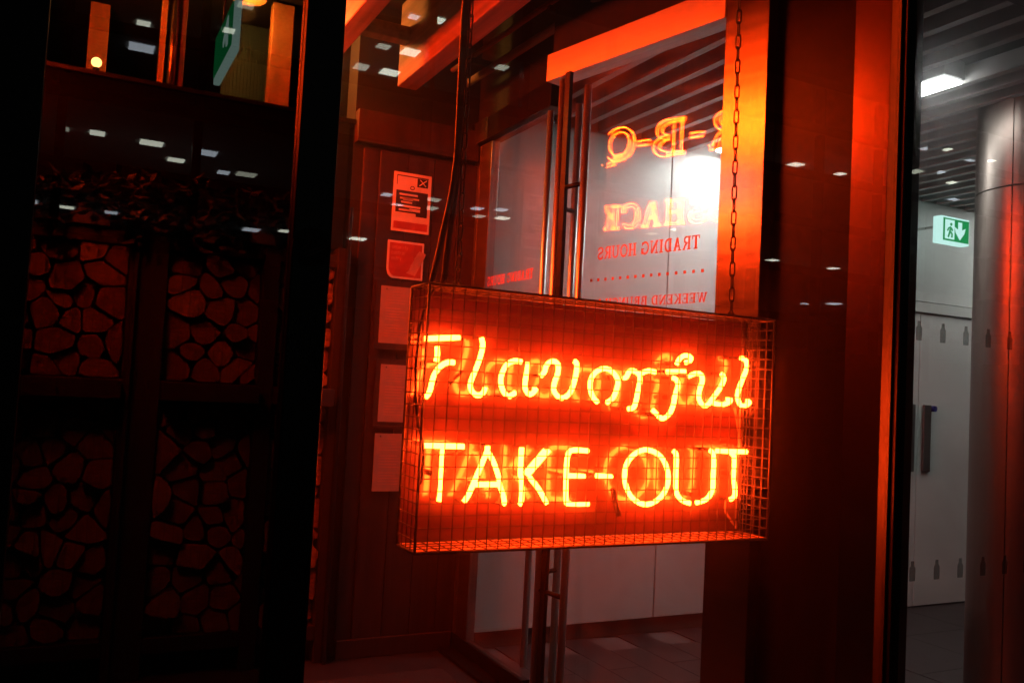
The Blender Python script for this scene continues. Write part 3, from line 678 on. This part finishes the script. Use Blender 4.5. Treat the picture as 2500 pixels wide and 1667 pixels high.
# chains and cables
def ring(w_, l_, r, n=14):
    pts = []
    for i in range(n):
        a = 2 * math.pi * i / n; x = w_ * math.cos(a); z = w_ * math.sin(a) + (l_ if math.sin(a) > 0 else -l_ if math.sin(a) < -1e-9 else 0)
        pts.append((x, 0, z))
    return MB().tube(pts, r, 6, True)
lk = ring(.0058, .0125, .0019).mesh('link', 'wire'); lk.polygons.foreach_set('use_smooth', [True] * len(lk.polygons))
for (x0, z0_, x1, z1_, lab) in ((.716, 1.706, .700, 3.62, 'dark chain holding the left end of the neon sign, with cables'), (1.452, 1.706, 1.420, 3.62, 'dark chain holding the right end of the neon sign before the steel jamb')):
    c = thing('hanging_chain', lab, 'chain', (x0, 1.675, z0_), group='chains of the neon sign')
    n_ = int((3.0 - z0_) / .0318)
    for i in range(n_):
        put('link', lk, c, ((x1 - x0) * i * .0318 / (z1_ - z0_), 0, .018 + i * .0318), (0, 0, math.radians(90 * (i % 2) + 28)))
    mk('hook', MB().tube([(-.006, 0, -.008), (-.008, 0, .004), (0, 0, .012), (.008, 0, .004), (.006, 0, -.008)], .0022, 6), 'wire', c)
    mk('drop_rod', MB().tube([((x1 - x0) * n_ * .0318 / (z1_ - z0_), 0, n_ * .0318), (x1 - x0, 0, z1_ - z0_)], .003, 6), 'wire', c)
def loose(pts, r, lab):
    o = mk('power_cable', MB().tube(smoothpts(pts, 8), r, 8), 'rubber', None, smooth=True); tag(o, lab, 'cable', 'cables of the neon sign')
loose([(.700, 1.685, 3.6), (.704, 1.69, 2.4), (.707, 1.69, 2.1), (.700, 1.69, 1.93), (.678, 1.685, 1.80), (.655, 1.67, 1.703)], .007, 'black cable that swings farthest left from the chain to the sign corner')
loose([(.709, 1.69, 3.6), (.712, 1.695, 2.4), (.712, 1.695, 2.05), (.708, 1.695, 1.92), (.697, 1.69, 1.82), (.686, 1.68, 1.703)], .0075, 'black cable hanging tight beside the left chain')
loose([(.694, 1.68, 3.6), (.700, 1.685, 2.5), (.702, 1.69, 2.2), (.704, 1.69, 1.98)], .0065, 'short black cable tied along the upper left chain')

# ================================================================ office block across the square, seen only mirrored in the window
ob = thing('office_building', 'office block across the street whose lit ceilings mirror in the window glass', 'building', (0, 0, 0))
LV = [7.0, 10.4, 13.8, 17.2, 20.6, 24.0]
for z in LV:
    bx('ceiling', -25, 95, -64, -42.3, z, z + .25, 'office', ob); bx('spandrel', -25, 95, -42.3, -42.0, z + .0, z + .55, 'officed', ob)
    bx('floor_plate', -25, 95, -64, -42.3, z + .26, z + .5, 'carpet', ob)
bx('rear_wall', -25, 95, -64.4, -64.0, 0, 27, 'officed', ob); bx('ground_storey', -25, 95, -43.5, -42.3, 0, 3.6, 'officed', ob)
for i in range(21): bx('column', -25 + i * 6 - .2, -25 + i * 6 + .2, -43.0, -42.4, 0, 24, 'officed', ob)
LI = [(17.6,-47.6,24),(19.0,-47.2,24),(14.9,-44.8,20.6),(16.5,-44.7,20.6),(14.8,-48.7,20.6),(16.6,-48.6,20.6),(2.5,-49.4,20.6),(2.2,-43.4,17.2),(7.0,-43.6,20.6),(6.8,-47.6,20.6),(19.8,-55.1,13.8),(21.9,-54.5,13.8),(18.1,-52.3,13.8),(21.1,-51.7,13.8),(26.0,-54.8,13.8),(27.6,-54.2,13.8),(24.7,-52.3,13.8),(26.2,-51.6,13.8),(15.9,-50.9,10.4),(4.9,-51.7,13.8),(9.1,-52.7,13.8),(7.8,-53.1,13.8),(-1.0,-48.4,13.8),(0.6,-48.2,13.8),(3.3,-48.5,13.8),(6.2,-48.7,13.8),(-2.5,-52.3,10.4),(-0.6,-52.8,10.4),(1.7,-52.7,10.4),(9.6,-52.6,10.4),(11.4,-51.5,10.4),(51.2,-49.3,20.6),(54.6,-51.4,20.6),(56.1,-49.2,20.6),(54.4,-54.9,13.8),(59.8,-57.1,13.8),(61.4,-54.5,13.8),(58.9,-55.3,10.4),(60.3,-53.3,10.4),(65.0,-48.0,24),(66.6,-47.1,24),(71.0,-48.3,24),(72.5,-47.2,24),(60.0,-45.0,20.6),(61.6,-44.1,20.6),(65.2,-45.6,20.6),(69.1,-50.7,20.6),(70.6,-49.5,20.6),(22.0,-43.8,20.6),(39.5,-49.2,13.8),(39.2,-51.8,13.8)]
tr_ = MB().box(-.58, .58, -.62, .62, -.06, -.01); ta = tr_.mesh('ceiling_light', 'troffer'); tb_ = tr_.mesh('ceiling_light', 'trofferc')
td_ = tr_.mesh('ceiling_light', 'trofferd')
for i, (x, y, z) in enumerate(LI):
    o = put('ceiling_light', R.choice((ta, ta, tb_, td_)), ob, (x, y, z)); k = R.uniform(.5, .92); o.scale = (k * R.uniform(.8, 1.2), k, 1)
